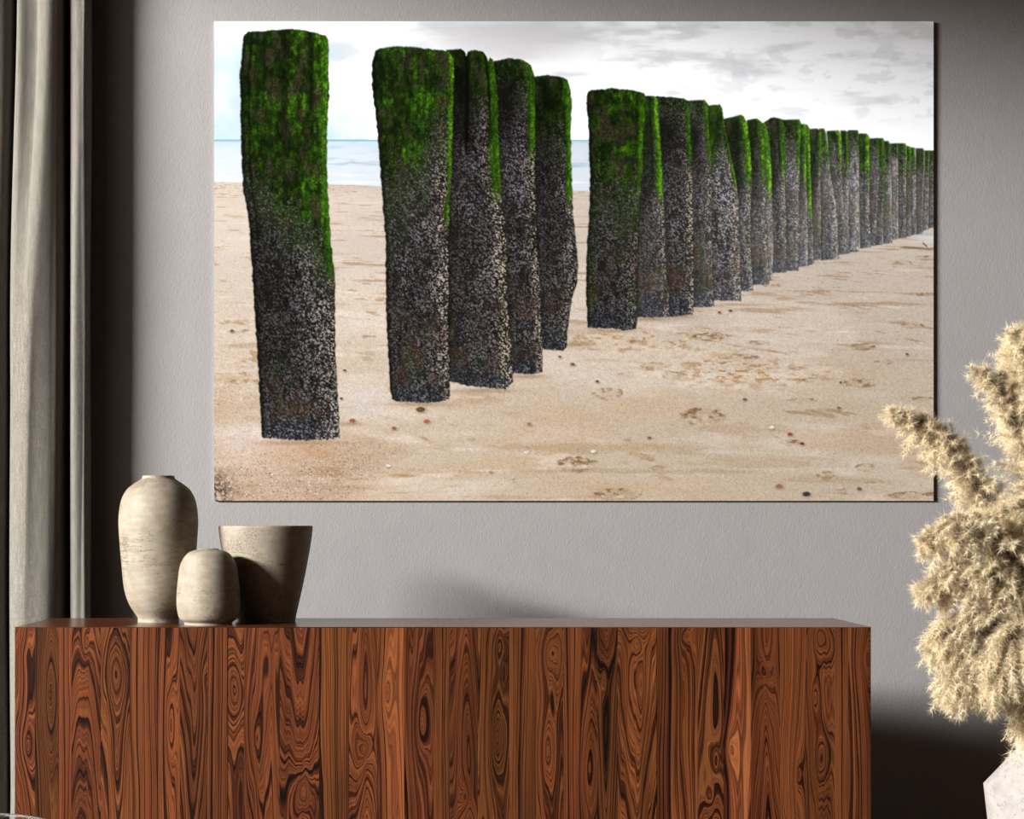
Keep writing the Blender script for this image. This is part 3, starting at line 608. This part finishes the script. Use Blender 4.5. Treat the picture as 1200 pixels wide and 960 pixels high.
# ------------------------------------------------------------------ curtain
def fabric():
    t = NT('linen_weave'); c = t.obj(); sep = t.n('SeparateXYZ'); t.l(c, sep.inputs[0])
    uv = t.n('UVMap'); su = t.n('SeparateXYZ'); t.l(uv.outputs[0], su.inputs[0])
    a = t.math('SINE', t.math('MULTIPLY', su.outputs[0], 2*math.pi/.0072)); b = t.math('SINE', t.math('MULTIPLY', su.outputs[1], 2*math.pi/.0072))
    h = t.math('MULTIPLY', a, b)
    n = t.noise(c, 160, 3, .6); n2 = t.noise(c, 6, 3)
    m = t.n('Mapping'); t.l(uv.outputs[0], m.inputs[0]); m.inputs['Scale'].default_value = (300, 14, 1)
    slub = t.noise(m.outputs[0], 1, 2)
    k = t.math('ADD', t.math('MULTIPLY', h, .22), t.math('MULTIPLY', t.math('SUBTRACT', n, .5), .7)); k = t.math('ADD', k, t.math('MULTIPLY', t.math('SUBTRACT', slub, .5), .6))
    t.l(t.ramp(t.math('ADD', k, .5), [(.05, (.046, .041, .032)), (.5, (.125, .116, .098)), (.95, (.225, .212, .188))]), t.b.inputs['Base Color'])
    t.b.inputs['Roughness'].default_value = .95; t.b.inputs['Specular IOR Level'].default_value = .1
    t.b.inputs['Sheen Weight'].default_value = .15
    t.l(t.bump(h, .35, .0012), t.b.inputs['Normal'])
    return t.m
def curtain():
    # cross-section, right to left, in drawing px and depth; at the top and at the foot
    top = [(96, 5.350), (101, 5.33), (100.5, 5.265), (95, 5.254), (87, 5.252), (80.5, 5.275), (77.5, 5.33), (75.5, 5.358), (73.5, 5.33), (71, 5.250), (65, 5.230), (57, 5.222), (50, 5.226), (46, 5.240), (43, 5.258),
           (34, 5.256), (24, 5.244), (19, 5.256), (17, 5.30), (14, 5.36), (11.5, 5.31), (9, 5.262), (0, 5.238), (-16, 5.236), (-28, 5.262), (-32, 5.34), (-35, 5.35), (-40, 5.27), (-52, 5.24), (-70, 5.25), (-78, 5.34), (-84, 5.30), (-100, 5.25), (-120, 5.26), (-128, 5.33)]
    bot = [(95, 5.350), (100, 5.33), (99.8, 5.265), (95, 5.255), (87, 5.252), (81, 5.275), (78, 5.33), (75.5, 5.358), (72, 5.33), (69, 5.256), (61, 5.232), (52, 5.220), (43, 5.214), (36, 5.212), (30, 5.216),
           (22, 5.226), (15, 5.242), (11, 5.262), (9.6, 5.30), (7, 5.36), (5, 5.31), (3.6, 5.268), (-4, 5.243), (-18, 5.236), (-28, 5.262), (-32, 5.34), (-35, 5.35), (-40, 5.27), (-52, 5.24), (-70, 5.25), (-78, 5.34), (-84, 5.30), (-100, 5.25), (-120, 5.26), (-128, 5.33)]
    nz = 60; z0, z1 = .015, ZC-.02; rows = []
    for j in range(nz+1):
        z = z0+(z1-z0)*j/nz
        py = VY-(z-EYE)*F/5.57; t = 1-min(1, max(0, py/430.0)); t = t*t*(3-2*t)
        pts = [((a[0]*t+b[0]*(1-t)), a[1]*t+b[1]*(1-t)) for a, b in zip(top, bot)]
        sp = spline(pts, 7)
        rows.append([((q[0]-VX)*5.57/F+.0022*math.sin(z*5+i*.35)*math.sin(i*.09), min(q[1]+.32+.003*math.sin(z*3.1+i*.21), WALL-.006), z) for i, q in enumerate(sp)])
    W = len(rows[0]); bm = bmesh.new(); uvl = bm.loops.layers.uv.new('UVMap')
    vs = [[bm.verts.new(p) for p in r] for r in rows]
    L = [0]
    for i in range(1, W): L.append(L[-1]+math.dist(rows[30][i], rows[30][i-1]))
    for j in range(nz):
        for i in range(W-1):
            f = bm.faces.new((vs[j][i], vs[j+1][i], vs[j+1][i+1], vs[j][i+1]))
            for lp, (ii, jj) in zip(f.loops, ((i, j), (i, j+1), (i+1, j+1), (i+1, j))): lp[uvl].uv = (L[ii], rows[jj][0][2])
    o = mesh_obj('curtain', bm, fabric(), smooth=True)
    s = o.modifiers.new('thickness', 'SOLIDIFY'); s.thickness = .0025; s.offset = 0
    tag(o, 'floor-length natural linen curtain in deep folds at the left edge of the wall', 'curtain')
curtain()
# ------------------------------------------------------------------ stone vase on the floor, right
def rough_stone():
    t = NT('chalky_stone'); c = t.obj(); a = t.noise(c, 18, 5, .65); b = t.noise(c, 160, 3, .7); d = t.noise(c, 55, 3, .6)
    base = t.ramp(a, [(.3, (.215, .195, .18)), (.6, (.28, .262, .245)), (.8, (.32, .305, .288))])
    t.l(t.mix(t.ramp(t.math('ADD', t.math('MULTIPLY', b, .6), t.math('MULTIPLY', d, .4)), [(.36, g(1)), (.46, g(0))]), base, (.15, .13, .115, 1)), t.b.inputs['Base Color'])
    t.b.inputs['Roughness'].default_value = .8; t.l(t.bump(t.math('ADD', b, t.math('MULTIPLY', d, 2)), .35, .002), t.b.inputs['Normal'])
    return t.m
VD = 4.2; kk = VD/F; VXC = 1232.0
FZ = 0.0
vx = (VXC-VX)*kk; ztop = EYE-(866-VY)*kk
zpy = lambda py: EYE-(py-VY)*kk
pr = [(50*kk, 0), (54*kk, .004), (76.5*kk, zpy(921.5)), (40*kk, zpy(880)), (40*kk, ztop), (39*kk, ztop+.001), (35.5*kk, ztop), (35.5*kk, zpy(881)), (72*kk, zpy(922)), (50*kk, .02), (.005, .018)]
o = mesh_obj('stone_vase', lathe_bm(pr, 128), rough_stone(), smooth=True, loc=(vx, VD, 0)); o.data.set_sharp_from_angle(angle=math.radians(20))
tag(o, 'white chalky stone vase with sharp shoulder and short neck, right of the sideboard', 'vase')
# ------------------------------------------------------------------ pampas grass
def straw(name, a, b):
    t = NT(name); c = t.obj(); n = t.noise(c, 45, 4, .7)
    at = t.n('Attribute', attribute_name='tint')
    k = t.mix(at.outputs['Fac'], a, b)
    k = t.mix(1, k, t.ramp(n, [(.3, g(.8)), (.7, g(1.15))]), 'MULTIPLY')
    t.l(k, t.b.inputs['Base Color']); t.b.inputs['Roughness'].default_value = .8; t.b.inputs['Specular IOR Level'].default_value = .15
    tr = t.n('BsdfTranslucent'); t.l(k, tr.inputs[0]); ms = t.n('MixShader'); ms.inputs[0].default_value = .35
    t.l(t.b.outputs[0], ms.inputs[1]); t.l(tr.outputs[0], ms.inputs[2]); t.l(ms.outputs[0], t.t.nodes['Material Output'].inputs[0])
    return t.m
STRAW = straw('pampas_floss', (.17, .095, .036, 1), (.90, .79, .56, 1))
STEMM = simple('pampas_stalk', (.30, .23, .13, 1), .7)
def tube_bm(pts, rads, n=7):
    bm = bmesh.new(); rings = []
    for i, p in enumerate(pts):
        d = (Vector(pts[min(i+1, len(pts)-1)])-Vector(pts[max(i-1, 0)])).normalized()
        a = d.orthogonal().normalized(); b = d.cross(a)
        rings.append([bm.verts.new(Vector(p)+float(rads[i])*(a*math.cos(2*math.pi*k/n)+b*math.sin(2*math.pi*k/n))) for k in range(n)])
    for r, q in zip(rings, rings[1:]):
        for k in range(n): bm.faces.new((r[k], r[(k+1) % n], q[(k+1) % n], q[k]))
    bm.faces.new(list(reversed(rings[0]))); bm.faces.new(rings[-1]); return bm
def unit(v): return v/np.maximum(np.linalg.norm(v, axis=-1, keepdims=True), 1e-9)
MOUTH = np.array((vx, VD, ztop))
def plume(ctrl, start, rad, nb, hairs, seed, label, droop=.5, dens=1.0):
    """ctrl: (px, py, depth) path from the vase mouth to the tip; floss from fraction `start` on"""
    R = np.random.RandomState(seed)
    base = MOUTH+np.array((R.uniform(-.045, .045), R.uniform(-.045, .045), -.20))
    lip = MOUTH+np.array((np.clip((P(*ctrl[0]).x-vx)*.25, -.05, .05), R.uniform(-.03, .03), .005))
    pts = np.array(spline([tuple(base), tuple(lip)]+[tuple(P(*c)) for c in ctrl], 12))
    seg = np.r_[0, np.cumsum(np.linalg.norm(np.diff(pts, axis=0), axis=1))]; tot = seg[-1]
    at = lambda s: np.stack([np.interp(s*tot, seg, pts[:, k]) for k in range(3)], -1)
    root = empty('pampas_stem', tuple(base), label, 'dried grass', 'pampas stems in the stone vase')
    ss = np.linspace(0, .97, 40); sp = at(ss)-base
    mesh_obj('stalk', tube_bm([tuple(p) for p in sp], [.0024*(1-.7*s) for s in ss]), STEMM, root, smooth=True)
    # branchlets
    s = start+(1-start)*R.rand(nb)**.9; s.sort()
    f = (s-start)/(1-start)
    o = at(s); T = unit(at(np.minimum(s+.01, 1))-at(s-.01))
    env = rad*np.clip(np.sin(np.pi*np.clip(f*.93+.10, 0, 1))**.55, .18, 1)*(.7+.5*R.rand(nb))
    rd = R.normal(size=(nb, 3)); rd -= (rd*T).sum(-1, keepdims=True)*T; rd = unit(rd)
    M = 9; tt = np.linspace(0, 1, M)
    d0 = unit(T*.95+rd*.85)
    L = env*1.6
    br = o[:, None]+d0[:, None]*(tt[None, :, None]*L[:, None, None])
    br[..., 2] -= droop*(tt[None]**2)*L[:, None]*.95
    br += (R.normal(size=(nb, 1, 3))*.012)*tt[None, :, None]
    # floss hairs on the branchlets
    N = int(nb*hairs*dens); bi = R.randint(0, nb, N); tv = np.clip((np.floor(R.rand(N)**.8*11)+R.rand(nb)[bi])/11.5+R.normal(size=N)*.008, 0, .999)
    i0 = np.minimum((tv*(M-1)).astype(int), M-2); fr = tv*(M-1)-i0
    p0 = br[bi, i0]*(1-fr[:, None])+br[bi, i0+1]*fr[:, None]
    dirb = unit(br[bi, i0+1]-br[bi, i0])
    r = unit(R.normal(size=(N, 3)))
    hl = (.007+.019*R.rand(N))*(1.15-.25*tv)
    hd = unit(dirb*.75+r*1.0); hd[:, 2] -= .30*droop; hd = unit(hd)
    tip = p0+hd*hl[:, None]
    side = unit(np.cross(hd, R.normal(size=(N, 3)))); wv = (.00024+.00016*R.rand(N))[:, None]
    V = np.stack([p0-side*wv, p0+side*wv, tip], 1)-base       # one fine tapering hair each
    tris = np.arange(N*3, dtype=np.int32)
    me = bpy.data.meshes.new('plume')
    me.vertices.add(N*3); me.vertices.foreach_set('co', V.astype(np.float32).ravel())
    me.loops.add(N*3); me.loops.foreach_set('vertex_index', tris)
    me.polygons.add(N); me.polygons.foreach_set('loop_start', np.arange(0, N*3, 3, dtype=np.int32))
    me.update(calc_edges=True)
    tint = np.clip(.02+1.25*tv+.4*(R.rand(N)-.5), 0, 1); tint = np.where(R.rand(N) < .10, .05, tint)
    a = me.attributes.new('tint', 'FLOAT', 'POINT'); a.data.foreach_set('value', np.repeat(tint, 3).astype(np.float32))
    me.materials.append(STRAW)
    ob = bpy.data.objects.new('plume', me); link(ob, root); ob['kind'] = 'stuff'
    # thin branchlet threads
    return root
PL = [
 # control px (from the mouth up), start, radius m, branchlets, hairs
 ([(1215, 800, 4.18), (1196, 690, 4.16), (1170, 610, 4.15), (1140, 556, 4.13), (1098, 508, 4.12), (1047, 485, 4.10)], .50, .046, 170, 120, 'thin drooping pampas plume reaching left across the picture corner', .55),
 ([(1235, 760, 4.25), (1240, 640, 4.27), (1226, 520, 4.27), (1208, 440, 4.25), (1196, 394, 4.23)], .42, .105, 300, 130, 'tall upright pampas plume, highest in the stone vase', .2),
 ([(1212, 790, 4.10), (1200, 700, 4.05), (1178, 645, 4.03), (1146, 618, 4.0), (1108, 620, 3.98), (1084, 634, 3.97)], .34, .075, 230, 130, 'bushy pampas plume drooping left just under the picture corner', .6),
 ([(1220, 800, 4.08), (1206, 735, 4.04), (1180, 690, 4.02), (1148, 670, 4.0), (1108, 674, 3.98), (1084, 692, 3.97)], .34, .075, 230, 130, 'pampas plume bending left at the middle of the bunch', .6),
 ([(1222, 815, 4.06), (1210, 770, 4.03), (1186, 742, 4.0), (1150, 730, 3.98), (1114, 738, 3.97), (1092, 760, 3.96)], .26, .075, 230, 130, 'low pampas plume arching left above the dark wall band', .7),
 ([(1226, 830, 4.06), (1216, 800, 4.02), (1192, 778, 3.99), (1160, 772, 3.97), (1128, 786, 3.96), (1108, 815, 3.95)], .22, .070, 230, 130, 'lowest pampas plume hanging toward the sideboard end', .8),
 ([(1232, 800, 4.0), (1224, 740, 3.96), (1204, 730, 3.94), (1180, 760, 3.92), (1166, 812, 3.91)], .22, .07, 230, 130, 'short pampas plume hanging in front of the bunch above the vase neck', .8),
 ([(1236, 780, 4.15), (1234, 680, 4.12), (1216, 620, 4.10), (1196, 596, 4.08), (1176, 600, 4.07)], .34, .07, 220, 130, 'pampas plume curling left behind the front ones, below the upright plume', .5),
 ([(1238, 760, 4.15), (1236, 660, 4.14), (1214, 560, 4.12), (1186, 480, 4.10), (1162, 446, 4.09), (1146, 438, 4.08)], .60, .035, 110, 120, 'slim wispy pampas plume pointing left, in front of the tall upright one', .3),
 ([(1245, 780, 4.2), (1248, 690, 4.2), (1244, 600, 4.2), (1252, 520, 4.2)], .30, .085, 200, 120, 'upright pampas plume half cut off by the right edge of the picture', .3),
]
for i, p in enumerate(PL):
    plume(p[0], p[1], p[2], int(p[3]*2.6), int(p[4]*.75), 11+i, p[5], p[6], 2.2)
# ------------------------------------------------------------------ round glass side table, front left (only its rim shows)
def glass_table():
    y = 3.2; c = P(-70, 974, y); R = .20; zt = EYE-(974-VY)*y/F
    root = empty('glass_side_table', (c.x, y, 0), 'low round clear glass side table with bright metal rim, front left corner', 'table')
    t = NT('clear_glass'); t.b.inputs['Transmission Weight'].default_value = 1; t.b.inputs['Roughness'].default_value = .02; t.b.inputs['Base Color'].default_value = (.93, .97, .95, 1); t.b.inputs['IOR'].default_value = 1.45
    rim = simple('brushed_metal', (.75, .73, .70, 1), .3, 1)
    mesh_obj('glass_top', lathe_bm([(R-.006, zt-.008), (R-.004, zt-.006), (R-.004, zt-.001), (R-.006, zt)], 96), t.m, root)
    bm = lathe_bm([(R-.004, zt-.010), (R, zt-.010), (R, zt+.001), (R-.004, zt+.001)], 96)
    bm.faces.ensure_lookup_table(); bmesh.ops.delete(bm, geom=list(bm.faces)[-2:], context='FACES_ONLY')
    mesh_obj('rim', bm, rim, root)
    for a in (40, 160, 280):
        x, yy = math.cos(math.radians(a)), math.sin(math.radians(a))
        mesh_obj('leg', tube_bm([((R-.012)*x, (R-.012)*yy, zt-.009), ((R+.02)*x, (R+.02)*yy, 0)], [.007, .006], 16), rim, root, smooth=True)
glass_table()
